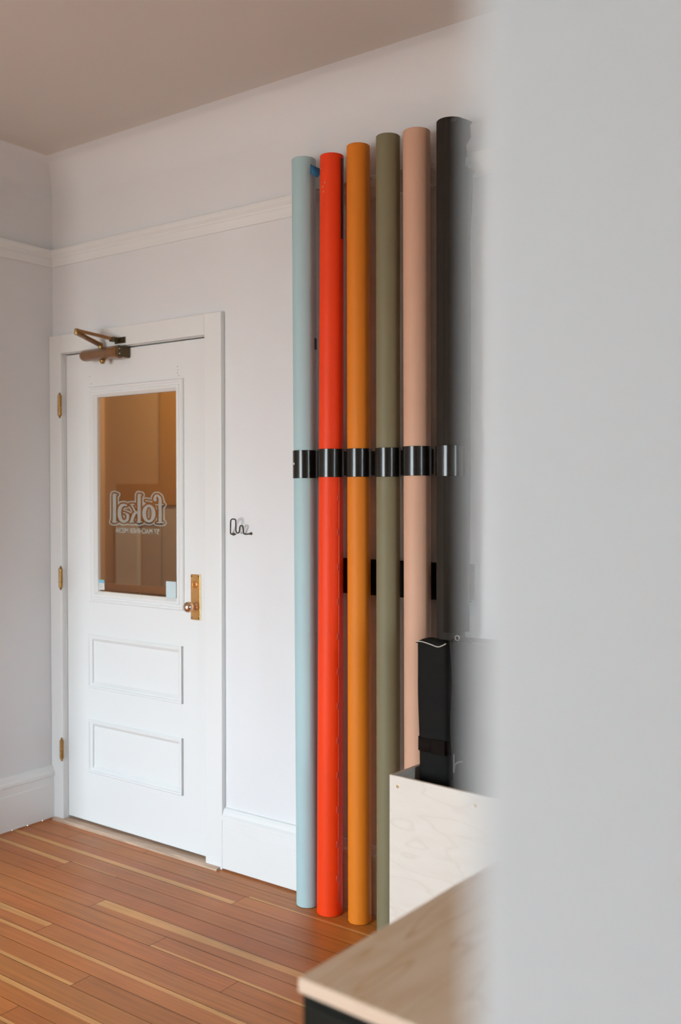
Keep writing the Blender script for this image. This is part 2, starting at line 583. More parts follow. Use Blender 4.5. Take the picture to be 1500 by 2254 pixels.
window(1, 'x', FRONT_Y, *WIN[0], 'sash window in the front wall nearest the left corner')
window(2, 'x', FRONT_Y, *WIN[1], 'sash window in the front wall right of the first')
window(3, 'y', ROOM_X + 0.14, RW[0], RW[1], RW[2], RW[3], 'sash window in the right wall')

# ceiling with coved edge
bm = nb()
N = 10
def cove_pt(i):
    a = math.pi / 2 * i / N
    return COVE * (1 - math.cos(a)), H_CEIL - COVE + COVE * math.sin(a)
rows = []
for i in range(N + 1):
    o_, z = cove_pt(i)
    rows.append([bm.verts.new((o_, FRONT_Y, z)), bm.verts.new((o_, -o_, z)), bm.verts.new((ROOM_X, -o_, z))])
for a, b in zip(rows, rows[1:]):
    bm.faces.new((a[0], a[1], b[1], b[0])); bm.faces.new((a[1], a[2], b[2], b[1]))
lst = rows[-1]
bm.faces.new((lst[0], lst[1], lst[2], bm.verts.new((ROOM_X, FRONT_Y, H_CEIL))))
ce = obj('ceiling', bm, M_wall, smooth=True)
ce.data.materials.append(M_ceil)
for p in ce.data.polygons:
    if p.center.z > H_CEIL - COVE * 0.05: p.material_index = 1
tagit(ce, 'coved off-white ceiling', 'ceiling', kind='structure')

# picture rails
RZ0, RZ1 = 2.436, 2.510
rp = [(0.0, RZ0), (0.008, RZ0), (0.010, RZ0 + .016), (0.013, RZ0 + .032), (0.011, RZ0 + .036), (0.013, RZ0 + .042), (0.022, RZ0 + .052),
      (0.026, RZ0 + .062), (0.026, RZ0 + .070), (0.020, RZ1), (0.0, RZ1)]
bm = nb(); sweep_profile(bm, rp, 'x', 0, ROOM_X, mitre0=1.0)
tagit(obj('trim_1', bm, M_trim), 'white moulded picture rail across the back wall', 'picture rail', kind='structure')
bm = nb(); sweep_profile(bm, rp, 'y', 0, -0.95, mitre0=-1.0)
tagit(obj('trim_2', bm, M_trim), 'white moulded picture rail on the left wall', 'picture rail', kind='structure')
# baseboards
bp_ = [(0, 0.007), (0.020, 0.007), (0.020, 0.155), (0.0185, 0.157), (0.0185, 0.190), (0.024, 0.193), (0.024, 0.206), (0.017, 0.214), (0.014, 0.226), (0.008, 0.236), (0, 0.238)]
bm = nb(); sweep_profile(bm, bp_, 'x', 1.0303, ROOM_X)
tagit(obj('baseboard_back', bm, M_trim), 'tall white baseboard right of the door', 'baseboard', kind='structure')
bm = nb(); sweep_profile(bm, bp_, 'y', -0.022, -0.95)
tagit(obj('baseboard_left', bm, M_trim), 'tall white baseboard on the left wall', 'baseboard', kind='structure')

# door casing
CX0, CX1, CZ = 0.001, 1.0303, 2.1317
bm = nb()
box(bm, CX0, OX0, -0.022, 0.0, 0, CZ); box(bm, OX1, CX1, -0.022, 0.0, 0, CZ); box(bm, OX0, OX1, -0.022, 0.0, OZ1, CZ)
tagit(obj('trim_3', bm, M_trim, bevel=0.003), 'flat white casing around the door', 'door casing', kind='structure')
# jamb lining
bm = nb()
box(bm, OX0 - .001, OX0 + .003, 0.001, WT, 0, OZ1); box(bm, OX1 - .003, OX1 + .001, 0.001, WT, 0, OZ1); box(bm, OX0, OX1, 0.001, WT, OZ1 - .002, OZ1 + .001)
box(bm, OX0, OX0 + .014, 0.045, WT, 0, OZ1); box(bm, OX1 - .014, OX1, 0.045, WT, 0, OZ1); box(bm, OX0, OX1, 0.045, WT, OZ1 - .016, OZ1)
tagit(obj('trim_4', bm, M_trim), 'white jamb lining the door opening', 'door jamb', kind='structure')
# threshold
bm = nb()
sweep_profile(bm, [(-0.14, 0.0), (-0.14, 0.008), (0.0, 0.010), (0.032, 0.010), (0.042, 0.005), (0.043, 0.0)], 'x', 0.03, 1.02)
M_thr = mat('worn_threshold_wood', (0.56, 0.39, 0.28), 0.45, var=0.35, vscale=6, stretch=(1, 12, 1))
tagit(obj('trim_5', bm, M_thr), 'worn brown wooden threshold under the door', 'threshold', kind='structure')

# ------------------------------------------------------------------ door
YD = 0.004     # room-side face of the stiles
TH = 0.040
glx = (0.290, 0.762, 1.022, 1.848)
pan = [(0.222, 0.792, 0.603, 0.834), (0.222, 0.792, 0.236, 0.466)]
bm = nb()
ox0, ox1, oz0, oz1 = 0.250, 0.800, 0.986, 1.886        # glazing hole incl. moulding
box(bm, DX0, ox0 if False else 0.250, YD, YD + TH, DZ0, DZ1)
box(bm, 0.800, DX1, YD, YD + TH, DZ0, DZ1)
for z0, z1 in ((DZ0, pan[1][2]), (pan[1][3], pan[0][2]), (pan[0][3], oz0), (oz1, DZ1)):
    box(bm, 0.250, 0.800, YD, YD + TH, z0, z1)
for x0, x1, z0, z1 in pan:   # recessed fields
    box(bm, 0.250, 0.800, YD + 0.010, YD + TH - 0.01, z0, z1)
dr = obj('door_1', bm, M_door)
tagit(dr, 'white painted door with a glazed upper panel', 'door', kind='structure')


def ring_mould(bm, x0, x1, z0, z1, prof):
    """prof: list of (inset, y)"""
    rings = []
    for ins, y in prof:
        rings.append([bm.verts.new(v) for v in ((x0 + ins, y, z0 + ins), (x1 - ins, y, z0 + ins), (x1 - ins, y, z1 - ins), (x0 + ins, y, z1 - ins))])
    n = len(rings)
    for k in range(n):
        a, b = rings[k], rings[(k + 1) % n]
        for i in range(4):
            j = (i + 1) % 4
            bm.faces.new((a[i], a[j], b[j], b[i]))


bm = nb()
ring_mould(bm, 0.238, 0.808, 0.976, 1.896, [(0, YD), (0, YD - .006), (.004, YD - .010), (.012, YD - .009), (.016, YD - .004), (.021, YD - .004), (.024, YD - .009), (.034, YD - .010), (.046, YD + .004), (.046, YD + .02), (0, YD + .02)])
obj('glazing_bead', bm, M_door, dr)
for x0, x1, z0, z1 in pan:
    bm = nb()
    ring_mould(bm, x0, x1, z0, z1, [(0, YD + .0), (0, YD - .005), (.004, YD - .007), (.010, YD - .006), (.012, YD - .001), (.016, YD - .001), (.022, YD + .004), (.030, YD + .010), (.030, YD + .013), (0, YD + .013)])
    obj('panel_moulding', bm, M_door, dr)
bm = nb(); box(bm, 0.283, 0.763, YD + .012, YD + .016, 1.020, 1.852)
gp = obj('door_pane', bm, M_glass, dr, label='clear glass pane with frosted mirrored lettering')

# stickers on the glass
YG = YD + 0.0112
def quad_px(u0, v0, u1, v1, name, m, parent, th=0.0006, y=YG, label=None):
    a = at(u0, v0, 1, y); b = at(u1, v0, 1, y); c = at(u1, v1, 1, y); d = at(u0, v1, 1, y)
    x0 = (a.x + d.x) / 2; x1 = (b.x + c.x) / 2; z1 = (a.z + b.z) / 2; z0 = (c.z + d.z) / 2
    bm = nb(); box(bm, x0, x1, y - th, y, z0, z1)
    return obj(name, bm, m, parent, label=label)
s1 = quad_px(216.5, 1276, 230, 1298, 'sticker', M_sticksm, dr, label='small blue and white sticker')
quad_px(216.5, 1276, 230, 1283.5, 'blue_band', M_stickblue, s1, y=YG - .0007)
for (u, v, uu) in ((219.5, 1287, 226.5), (219.5, 1290, 225.5), (220, 1293, 227)):
    quad_px(u, v, uu, v + 1.2, 'ink_line', M_stickink, s1, y=YG - .0007)
quad_px(366, 1280, 388, 1320, 'sticker', M_stick, dr, label='plain pale blue sheet in the corner of the glass')

# frosted lettering: glyph strokes in a local drawing frame (units), mapped on the pane
def seg_d(X, Y, ax, ay, bx, by):
    dx, dy = bx - ax, by - ay
    L = dx * dx + dy * dy + 1e-9
    t = np.clip(((X - ax) * dx + (Y - ay) * dy) / L, 0, 1)
    return np.hypot(X - ax - t * dx, Y - ay - t * dy)
def cap(X, Y, pts, r0, r1=None):
    r1 = r0 if r1 is None else r1
    d = None
    n = len(pts) - 1
    for i in range(n):
        r = r0 + (r1 - r0) * (i + .5) / n
        e = seg_d(X, Y, *pts[i], *pts[i + 1]) - r
        d = e if d is None else np.minimum(d, e)
    return d
def capv(X, Y, pts):
    d = None
    P2 = []
    for (a, b) in zip(pts, pts[1:]):
        for k in range(4):
            t = k / 4
            P2.append(tuple(a[i] + (b[i] - a[i]) * t for i in range(3)))
    P2.append(pts[-1])
    for (a, b) in zip(P2, P2[1:]):
        e = seg_d(X, Y, a[0], a[1], b[0], b[1]) - (a[2] + b[2]) / 2
        d = e if d is None else np.minimum(d, e)
    return d
def ell(X, Y, cx, cy, rx, ry):
    k = np.hypot((X - cx) / rx, (Y - cy) / ry)
    k2 = np.hypot((X - cx) / rx ** 2, (Y - cy) / ry ** 2) + 1e-9
    return k * (k - 1) / k2
STEP = 7.0
gx = np.arange(90, 1440, STEP); gy = np.arange(90, 960, STEP)
X, Y = np.meshgrid(gx, gy)
mn = lambda *a: np.minimum.reduce(a)
g_l = mn(cap(X, Y, [(230, 205), (230, 800)], 38), cap(X, Y, [(180, 812), (285, 812)], 12), cap(X, Y, [(215, 185), (290, 195)], 10))
g_a = mn(capv(X, Y, [(505, 440, 16), (455, 425, 24), (400, 440, 34), (355, 500, 38), (340, 590, 40), (345, 680, 40), (375, 760, 36), (430, 810, 26), (485, 800, 26), (525, 760, 32), (540, 700, 30), (515, 655, 16)]),
         capv(X, Y, [(560, 655, 11), (500, 625, 14), (430, 600, 12)]))
g_k = mn(cap(X, Y, [(793, 210), (793, 810)], 35), cap(X, Y, [(745, 818), (850, 818)], 12), cap(X, Y, [(775, 185), (850, 200)], 10),
         capv(X, Y, [(760, 620, 14), (690, 560, 16), (630, 440, 18)]), cap(X, Y, [(590, 415), (680, 415)], 12),
         capv(X, Y, [(735, 590, 20), (670, 650, 32), (620, 800, 32)]), cap(X, Y, [(575, 818), (670, 818)], 12))
g_o = np.maximum(ell(X, Y, 1015, 625, 150, 205), -ell(X, Y, 1015, 625, 62, 150))
g_m = cap(X, Y, [(945, 332), (1085, 358)], 14)
g_f = mn(cap(X, Y, [(1272, 330), (1272, 815)], 36), cap(X, Y, [(1195, 832), (1345, 832)], 13), capv(X, Y, [(1272, 340, 34), (1262, 260, 28), (1220, 210, 18), (1170, 220, 22), (1150, 270, 32), (1155, 315, 34)]),
         cap(X, Y, [(1165, 425), (1345, 425)], 12))
sd = mn(g_l, g_a, g_k, g_o, g_m, g_f)
field_letters = sd
ring_out = sd - 64
ring_in = 38 - sd
field_ring = np.maximum(ring_out, ring_in)
hole = mn(ell(X, Y, 1015, 625, 34, 110))          # counter outline inside the o
def march(field, bm, mp):
    cache = {}
    def V(x, y):
        k = (round(x, 3), round(y, 3))
        if k not in cache: cache[k] = bm.verts.new(mp(x, y))
        return cache[k]
    ny, nx = field.shape
    for j in range(ny - 1):
        for i in range(nx - 1):
            c = [(gx[i], gy[j], field[j, i]), (gx[i + 1], gy[j], field[j, i + 1]), (gx[i + 1], gy[j + 1], field[j + 1, i + 1]), (gx[i], gy[j + 1], field[j + 1, i])]
            if all(q[2] > 0 for q in c): continue
            poly = []
            for k in range(4):
                a, b = c[k], c[(k + 1) % 4]
                if a[2] <= 0: poly.append((a[0], a[1]))
                if (a[2] <= 0) != (b[2] <= 0):
                    t = a[2] / (a[2] - b[2])
                    poly.append((a[0] + (b[0] - a[0]) * t, a[1] + (b[1] - a[1]) * t))
            vs = []
            for q in poly:
                v = V(*q)
                if v not in vs: vs.append(v)
            if len(vs) >= 3:
                try: bm.faces.new(vs)
                except ValueError: pass
A0 = at(230, 1070, 1, YG); A1 = at(375, 1070, 1, YG)
def mp_logo(x, y):
    p = at(230 + x / 10.345, 1070 + y / 10.345, 1, YG)
    return (p.x, YG - 0.0004, p.z)
bm = nb()
march(field_letters, bm, mp_logo)
march(field_ring, bm, mp_logo)
obj('frosted_logo', bm, M_frost, dr, label='frosted mirrored logo lettering with an outline')
def text_mesh(s, size):
    cu = bpy.data.curves.new('lettering', 'FONT')
    cu.body = s; cu.size = size; cu.align_x = 'CENTER'; cu.offset = size * 0.018
    o = bpy.data.objects.new('lettering', cu)
    COL.objects.link(o)
    me = bpy.data.meshes.new_from_object(o.evaluated_get(bpy.context.evaluated_depsgraph_get()))
    bpy.data.objects.remove(o)
    return me
bpy.context.view_layer.update()
tm = text_mesh('BY MACHINER MEDIA', 0.030)
bm = nb(); bm.from_mesh(tm)
ctr = at(302, 1168, 1, YG)
xs_ = [v.co.x for v in bm.verts]; wid = max(xs_) - min(xs_)
tw = (at(350, 1168, 1, YG) - at(254, 1168, 1, YG)).x
for v in bm.verts:
    v.co = Vector((ctr.x - v.co.x * tw / wid, YG - 0.0004, ctr.z - 0.011 + v.co.y))
obj('frosted_lettering', bm, M_frost, dr)

# knob and long plate
px0, px1, pz0, pz1 = 0.845, 0.897, 0.945, 1.124
bm = nb(); box(bm, px0, px1, YD - 0.004, YD, pz0, pz1)
plate = obj('lock_plate', bm, M_brass, dr, bevel=0.0025, label='long brass lock plate')
for sx in (px0 + .006, px1 - .008):
    for sz in (pz0 + .008, pz1 - .008):
        bm = nb(); lathe(bm, (sx, YD - 0.004, sz), (sx, YD - 0.006, sz), [(0, 0.0033), (0.0008, 0.003), (0.0014, 0)], 12)
        obj('screw', bm, M_darkmetal, plate)
kc = Vector((0.870, YD, 0.999))
bm = nb()
lathe(bm, kc, kc + Vector((0, -1, 0)), [(0, .016), (.003, .016), (.005, .013), (.007, .009), (.024, .0085), (.028, .011), (.031, .017), (.036, .0205), (.043, .0215), (.050, .0195), (.056, .014), (.060, .006), (.061, 0)], 36)
obj('door_knob', bm, M_knobm, dr, smooth=True, label='round worn brass knob')
tc_ = Vector((0.871, YD, 1.084))
bm = nb()
lathe(bm, tc_, tc_ + Vector((0, -1, 0)), [(0, .0135), (.006, .0135), (.009, .011), (.0095, .0)], 28)
box(bm, tc_.x - .0045, tc_.x + .0045, YD - .024, YD - .009, tc_.z - .011, tc_.z + .009)
obj('thumb_turn', bm, M_brass, dr, smooth=True, bevel=0.001)

# nail holes left in the top rail
bm = nb()
for u, v in ((391, 807), (392, 815), (391, 821), (394, 827), (198, 829), (201, 845)):
    p = at(u, v, 1, YD)
    lathe(bm, (p.x, YD - .0005, p.z), (p.x, YD, p.z), [(0, 0), (0, .0017), (.0005, .0017)], 8)
obj('nail_holes', bm, M_wire, dr)

# hinges
for z0, z1 in ((1.769, 1.881), (1.017, 1.124), (0.263, 0.369)):
    hx = 0.077
    h = (z1 - z0)
    prof = [(0, 0), (.002, .003), (.005, .0045), (.009, .003), (.012, .0075)]
    n = 5
    for k in range(n):
        a = .012 + (h - .024) * k / n
        b = .012 + (h - .024) * (k + 1) / n
        prof += [(a + .0005, .0062), (a + .001, .0082), (b - .001, .0082), (b - .0005, .0062)]
    prof += [(h - .012, .0075), (h - .009, .003), (h - .005, .0045), (h - .002, .003), (h, 0)]
    bm = nb(); lathe(bm, (hx, -0.026, z0), (hx, -0.026, z1), prof, 20)
    box(bm, hx - .008, hx + .008, -0.0235, -0.0205, z0 + .012, z1 - .012)
    obj('hinge', bm, M_hinge, dr, smooth=True, label='brass barrel hinge')

# door closer
YC = -0.045
a = at(181, 786, 1, YC); b = at(268, 778, 1, YC)
zc = 2.022
bl = Vector((a.x, YC, zc)); br = Vector((b.x, YC, zc))
Lc = (br - bl).length
bm = nb()
prof = [(0, 0), (.001, .009), (.004, .017), (.010, .023), (.022, .0265), (Lc * .66, .0275), (Lc * .67, .0290), (Lc - .014, .0290), (Lc - .010, .025), (Lc - .008, .0)]
lathe(bm, bl, br, prof, 32)
for v in bm.verts: v.co.z = zc + (v.co.z - zc) * 0.92
box(bm, bl.x + .035, br.x - .02, YC + .010, YD - .0005, zc - .014, zc + .014)
clo = obj('door_closer', bm, M_closer, dr, smooth=True, label='aged bronze hydraulic door closer')
bm = nb(); box(bm, br.x - .010, br.x - .001, YC - .021, YD - .001, zc - .022, zc + .022)
cap_ = obj('end_cap', bm, M_darkmetal, clo, bevel=.004)
for dy, dz in ((-.012, .010), (-.012, -.010)):
    bm = nb(); ball(bm, (br.x - .0005, YC + dy, zc + dz), .003, 10)
    obj('screw', bm, M_steel, clo)
bc = at(226, 797, 1, YC)
bm = nb(); ball(bm, (bc.x, YC, zc - .030), .012, 20); rod(bm, (bc.x, YC, zc - .026), (bc.x, YC, zc), .009, 16)
obj('adjusting_knob', bm, M_hinge, clo, smooth=True, label='small brass ball under the closer')
pv = at(222, 762, 1, YC)
bm = nb(); rod(bm, (pv.x, YC, zc + .015), (pv.x, YC, pv.z + .010), .0075, 18, .002)
rod(bm, (pv.x, YC, pv.z - .010), (pv.x, YC, pv.z + .010), .0105, 18, .002)
obj('spindle', bm, M_hinge, clo, smooth=True)
EL = -0.155
e1 = at(169, 731, 1, EL)
br2 = at(249, 746.5, 1, -0.050)
def flat_arm(bm, p, q, w, t):
    p, q = Vector(p), Vector(q)
    d = (q - p).normalized()
    s = Vector((0, 0, 1)).cross(d).normalized()
    up = d.cross(s).normalized()
    vs = []
    for base, ww in ((p, w * 1.15), (q, w)):
        for a_, b_ in ((-1, -1), (1, -1), (1, 1), (-1, 1)):
            vs.append(bm.verts.new(base + s * a_ * ww / 2 + up * b_ * t / 2))
    for f in ((0, 1, 2, 3), (4, 5, 6, 7), (0, 1, 5, 4), (1, 2, 6, 5), (2, 3, 7, 6), (3, 0, 4, 7)):
        bm.faces.new([vs[i] for i in f])
bm = nb(); flat_arm(bm, (pv.x, YC, pv.z + .004), (e1.x, EL, e1.z - .003), .022, .013)
obj('closer_arm', bm, M_closer, clo, bevel=.001)
bm = nb(); flat_arm(bm, (e1.x, EL, e1.z + .007), (br2.x, -0.050, br2.z), .020, .012)
obj('closer_arm', bm, M_closer, clo, bevel=.001)
bm = nb(); rod(bm, (e1.x, EL, e1.z - .011), (e1.x, EL, e1.z + .014), .0095, 20, .002)
obj('elbow_joint', bm, M_hinge, clo, smooth=True)
bm = nb(); box(bm, br2.x - .012, br2.x + .016, -0.062, -0.0225, br2.z - .010, br2.z + .008)
box(bm, br2.x - .020, br2.x + .045, -0.0255, -0.0215, br2.z - .016, br2.z + .010)
obj('arm_bracket', bm, M_darkmetal, clo, bevel=.002)

# ------------------------------------------------------------------ hallway seen through the glass
HY = 1.30
bm = nb(); box(bm, -2.2, 1.6, HY, HY + .1, 0, 2.7); box(bm, -2.3, -2.2, WT, HY, 0, 2.7); box(bm, 1.6, 1.7, WT, HY, 0, 2.7)
tagit(obj('wall_hall', bm, M_hall), 'ochre hallway wall seen through the door glass', 'wall', kind='structure')
bm = nb(); box(bm, -2.3, -0.14, 0.04, WT, 0, 2.76)
tagit(obj('wall_hall_near', bm, M_hall), 'ochre hallway wall left of the door opening', 'wall', kind='structure')
bm = nb(); box(bm, -2.3, 1.7, WT, HY + .1, -.06, 0.0)
tagit(obj('floor_hall', bm, M_hallfloor), 'dark hallway floor beyond the door', 'floor', kind='structure')
bm = nb(); box(bm, -2.3, 1.7, WT, HY + .1, 2.7, 2.76)
tagit(obj('ceiling_hall', bm, M_hall), 'ochre hallway ceiling beyond the door', 'ceiling', kind='structure')
bm = nb(); box(bm, -0.662, 0.35, HY - .035, HY - .001, 1.37, 2.7)
box(bm, -1.048, -0.662, HY - .035, HY - .001, 1.268, 1.496)
tagit(obj('trim_6', bm, M_hall2), 'orange timber header in the hallway', 'trim', kind='structure')
bm = nb(); box(bm, -1.06, -0.866, HY - .03, HY - .001, 0.0, 1.268)
tagit(obj('trim_7', bm, M_hall3), 'pale door frame in the hallway', 'trim', kind='structure')
bm = nb(); box(bm, -0.83, -0.675, HY - .02, HY - .001, 0.0, 1.268); box(bm, -0.655, 0.3, HY - .024, HY - .001, 0, 1.37)
tagit(obj('trim_8', bm, M_hall4), 'brownish door panel in the hallway', 'trim', kind='structure')
bm = nb(); box(bm, -1.19, 0.3, HY - .05, HY - .031, 0.845, 0.885)
tagit(obj('trim_9', bm, mat('hall_rail', (0.62, 0.42, 0.27), 0.5)), 'tan chair rail in the hallway', 'trim', kind='structure')
bm = nb(); box(bm, -1.225, -1.19, HY - .04, HY - .001, 0.0, 2.1)
tagit(obj('trim_10', bm, mat('hall_stile', (0.66, 0.44, 0.24), 0.5)), 'light ochre upright in the hallway', 'trim', kind='structure')

# ------------------------------------------------------------------ wire hook right of the door
hk = thing('wall_hook', (1.10, -0.006, 1.29), 'dark bent wire coat hook on the white wall right of the door', 'hook')
def hp(x, y, Y_): return at(490 + x / 18.75, 1120 + y / 18.75, 1, Y_)
pts = [hp(540, 1045, -.004), hp(455, 1052, -.004), hp(375, 1045, -.006), hp(336, 985, -.014), hp(336, 750, -.030), hp(345, 500, -.040), hp(385, 435, -.042), (hp(450, 425, -.042)),
       hp(515, 435, -.042), hp(548, 500, -.040), hp(550, 700, -.032), hp(556, 900, -.025), hp(590, 985, -.022), hp(640, 998, -.022), hp(690, 960, -.022),
       hp(708, 840, -.025), hp(718, 740, -.028), hp(778, 690, -.030), hp(840, 730, -.028), hp(858, 850, -.022), hp(866, 960, -.014), hp(900, 1035, -.006), hp(1000, 1045, -.004), hp(1165, 1032, -.004)]
bm = nb(); tube(bm, pts, 0.0026, 10, 5)
obj('hook_wire', bm, M_wire, hk, smooth=True)
for q in (hp(450, 1048, -.004), hp(1165, 1025, -.004)):
    bm = nb(); lathe(bm, (q.x, -0.0005, q.z), (q.x, -.01, q.z), [(0, 0), (0, .0055), (.004, .0055), (.007, .004), (.008, 0)], 16)
    obj('screw', bm, M_darkmetal, hk, smooth=True)

# ------------------------------------------------------------------ rolls of seamless paper
def roll(name, uT, uB, vT, wT, wB, Yc, m, label, vB=None):
    """uT,uB: centre column at top / bottom; wT,wB silhouette widths (px)"""
    T = at(uT, vT, 1, Yc)
    # base: find the column of the floor point
    zb = 0.001
    lo = at(uB, 1700, 1, Yc); 
    # intersect the column uB with plane Y=Yc at z=zb
    v0, v1 = 1500.0, 2500.0
    for _ in range(40):
        vm = (v0 + v1) / 2
        if at(uB, vm, 1, Yc).z > zb: v0 = vm
        else: v1 = vm
    B = at(uB, (v0 + v1) / 2, 1, Yc)
    fwd = Vector((-math.sin(YAW), math.cos(YAW), 0))
    rT = wT / 2 * (T - CAM).dot(fwd) / F_PX
    rB = wB / 2 * (B - CAM).dot(fwd) / F_PX
    ztop = T.z - rT * 0.0
    root = thing(name, (B.x, B.y, 0.0), label, 'paper roll', 'upright paper rolls along the back wall')
    Lr = (T - B).length
    bm = nb()
    prof = [(0, .028), (0.0, rB - .0015), (.0015, rB), (Lr * .5, (rB + rT) / 2), (Lr - .0015, rT), (Lr, rT - .0015), (Lr, .028)]
    lathe(bm, B, T, prof, 64)
    obj('paper', bm, m, root, smooth=True)
    bm = nb()
    lathe(bm, B, T, [(0, .0255), (0, .0285), (Lr + .001, .0285), (Lr + .001, .0255)], 40)
    obj('cardboard_core', bm, M_core, root, smooth=True)
    return root, B, T, rB, rT


P_blue = paper('sky_blue_paper', (0.41, 0.565, 0.585))
P_red = paper('red_orange_paper', (0.86, 0.050, 0.004), rough=0.5)
P_red2 = paper('red_film_edge', (0.75, 0.09, 0.05), rough=0.3)
P_org = paper('burnt_orange_paper', (0.70, 0.195, 0.010))
P_olv = paper('olive_paper', (0.205, 0.175, 0.098))
P_pch = paper('peach_paper', (0.64, 0.37, 0.25))
P_drk = paper('charcoal_paper', (0.020, 0.014, 0.009), rough=0.75)
ROLLS = [
    ('paper_roll', 669, 678, 352, 53, 50, -0.070, P_blue, 'sky blue paper roll, nearest the door, with blue tape at its top'),
    ('paper_roll', 731, 726.5, 344, 52, 58, -0.077, P_red, 'bright red-orange paper roll standing right of the blue roll'),
    ('paper_roll', 789, 792.5, 322, 51, 52, -0.071, P_org, 'burnt orange paper roll standing right of the red roll'),
    ('paper_roll', 854.5, 855.5, 301, 52.5, 52, -0.080, P_olv, 'olive green paper roll standing right of the orange roll'),
    ('paper_roll', 917.5, 921, 290, 60, 60, -0.074, P_pch, 'peach pink paper roll standing behind the plywood box'),
    ('paper_roll', 993, 993, 268, 63, 63, -0.078, P_drk, 'charcoal paper roll with torn edge, rightmost of the rolls'),
]
RR = [roll(*r) for r in ROLLS]


def on_roll(i, z):
    root, B, T, rB, rT = RR[i]
    t = (z - B.z) / (T.z - B.z)
    return B + (T - B) * t, rB + (rT - rB) * t


def curved_patch(bm, i, ang0, ang1, z0, z1, lift, n=8, skew=0.0, nz=1):
    """patch lying on roll i; angle measured from -y towards +x (deg)"""
    rows_ = []
    for k in range(nz + 1):
        z = z0 + (z1 - z0) * k / nz
        c, r = on_roll(i, z)
        row = []
        for j in range(n + 1):
            a_ = math.radians(ang0 + (ang1 - ang0) * j / n)
            zz = z + skew * (j / n)
            row.append(bm.verts.new((c.x + math.sin(a_) * (r + lift), c.y - math.cos(a_) * (r + lift), zz)))
        rows_.append(row)
    for a_, b_ in zip(rows_, rows_[1:]):
        for j in range(n):
            bm.faces.new((a_[j], a_[j + 1], b_[j + 1], b_[j]))


# blue tape flag on the blue roll
pA = at(683, 361, 1, -0.10)
bm = nb()
L0 = [at(683.5, 361, 1, -.107), at(690, 364.5, 1, -.103), at(697, 368, 1, -.094), at(705, 371, 1, -.088), at(708, 373, 1, -.087)]
L1 = [at(683, 381, 1, -.107), at(689, 386, 1, -.103), at(695, 389, 1, -.094), at(699, 391, 1, -.088), at(704, 385, 1, -.087)]
v0 = [bm.verts.new(p) for p in L0]; v1 = [bm.verts.new(p) for p in L1]
for k in range(4): bm.faces.new((v0[k], v0[k + 1], v1[k + 1], v1[k]))
t1 = obj('tape', bm, M_bluetape, RR[0][0], smooth=True, label='loose flag of blue tape')
sm = t1.modifiers.new('thick', 'SOLIDIFY'); sm.thickness = 0.0008
# navy tape lower on the blue roll
bm = nb()
z0 = at(696, 767, 1, -.08).z; z1 = at(696, 742, 1, -.08).z
curved_patch(bm, 0, 92, 124, z0, z1, .0008, 8, nz=2)
t2 = obj('tape', bm, M_navytape, RR[0][0], smooth=True, label='dark navy strip of tape')
t2.modifiers.new('thick', 'SOLIDIFY').thickness = 0.0006
# painted glints: pale dots for film highlights near the top of the red roll
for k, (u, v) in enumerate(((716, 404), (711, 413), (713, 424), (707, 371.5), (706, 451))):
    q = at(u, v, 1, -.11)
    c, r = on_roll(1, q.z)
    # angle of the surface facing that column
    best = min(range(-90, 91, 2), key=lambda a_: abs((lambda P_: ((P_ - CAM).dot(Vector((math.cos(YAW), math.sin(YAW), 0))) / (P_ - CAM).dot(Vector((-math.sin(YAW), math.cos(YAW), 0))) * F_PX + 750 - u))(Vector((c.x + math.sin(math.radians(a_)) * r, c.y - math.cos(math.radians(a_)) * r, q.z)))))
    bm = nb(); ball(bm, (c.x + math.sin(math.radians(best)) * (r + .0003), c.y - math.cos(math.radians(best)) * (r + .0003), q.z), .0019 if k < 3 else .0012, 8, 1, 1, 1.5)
    obj('painted_glint', bm, mat('glint_paint_%d' % k, (0.8, 0.5, 0.35), 0.3), RR[1][0])
# film edge down the right side of the red roll, with scalloped tabs
bm = nb()
curved_patch(bm, 1, 74, 84, 0.05, 1.55, .0008, 3, nz=10)
z = 0.12
while z < 1.5:
    curved_patch(bm, 1, 66, 75, z, z + .022, .0010, 3, nz=2)
    z += 0.118
fe = obj('film_edge', bm, P_red2, RR[1][0], smooth=True, label='lighter red edge with small tabs')
fe.modifiers.new('thick', 'SOLIDIFY').thickness = 0.0006
# dark sliver leaning between the red and the orange roll top
bm = nb()
c, r = on_roll(1, 2.5)
curved_patch(bm, 1, 86, 104, 2.30, on_roll(1, 2.5)[0].z * 1.028, .0016, 4, nz=3)
obj('dark_edge_strip', bm, M_black, RR[1][0], smooth=True).modifiers.new('thick', 'SOLIDIFY').thickness = .001
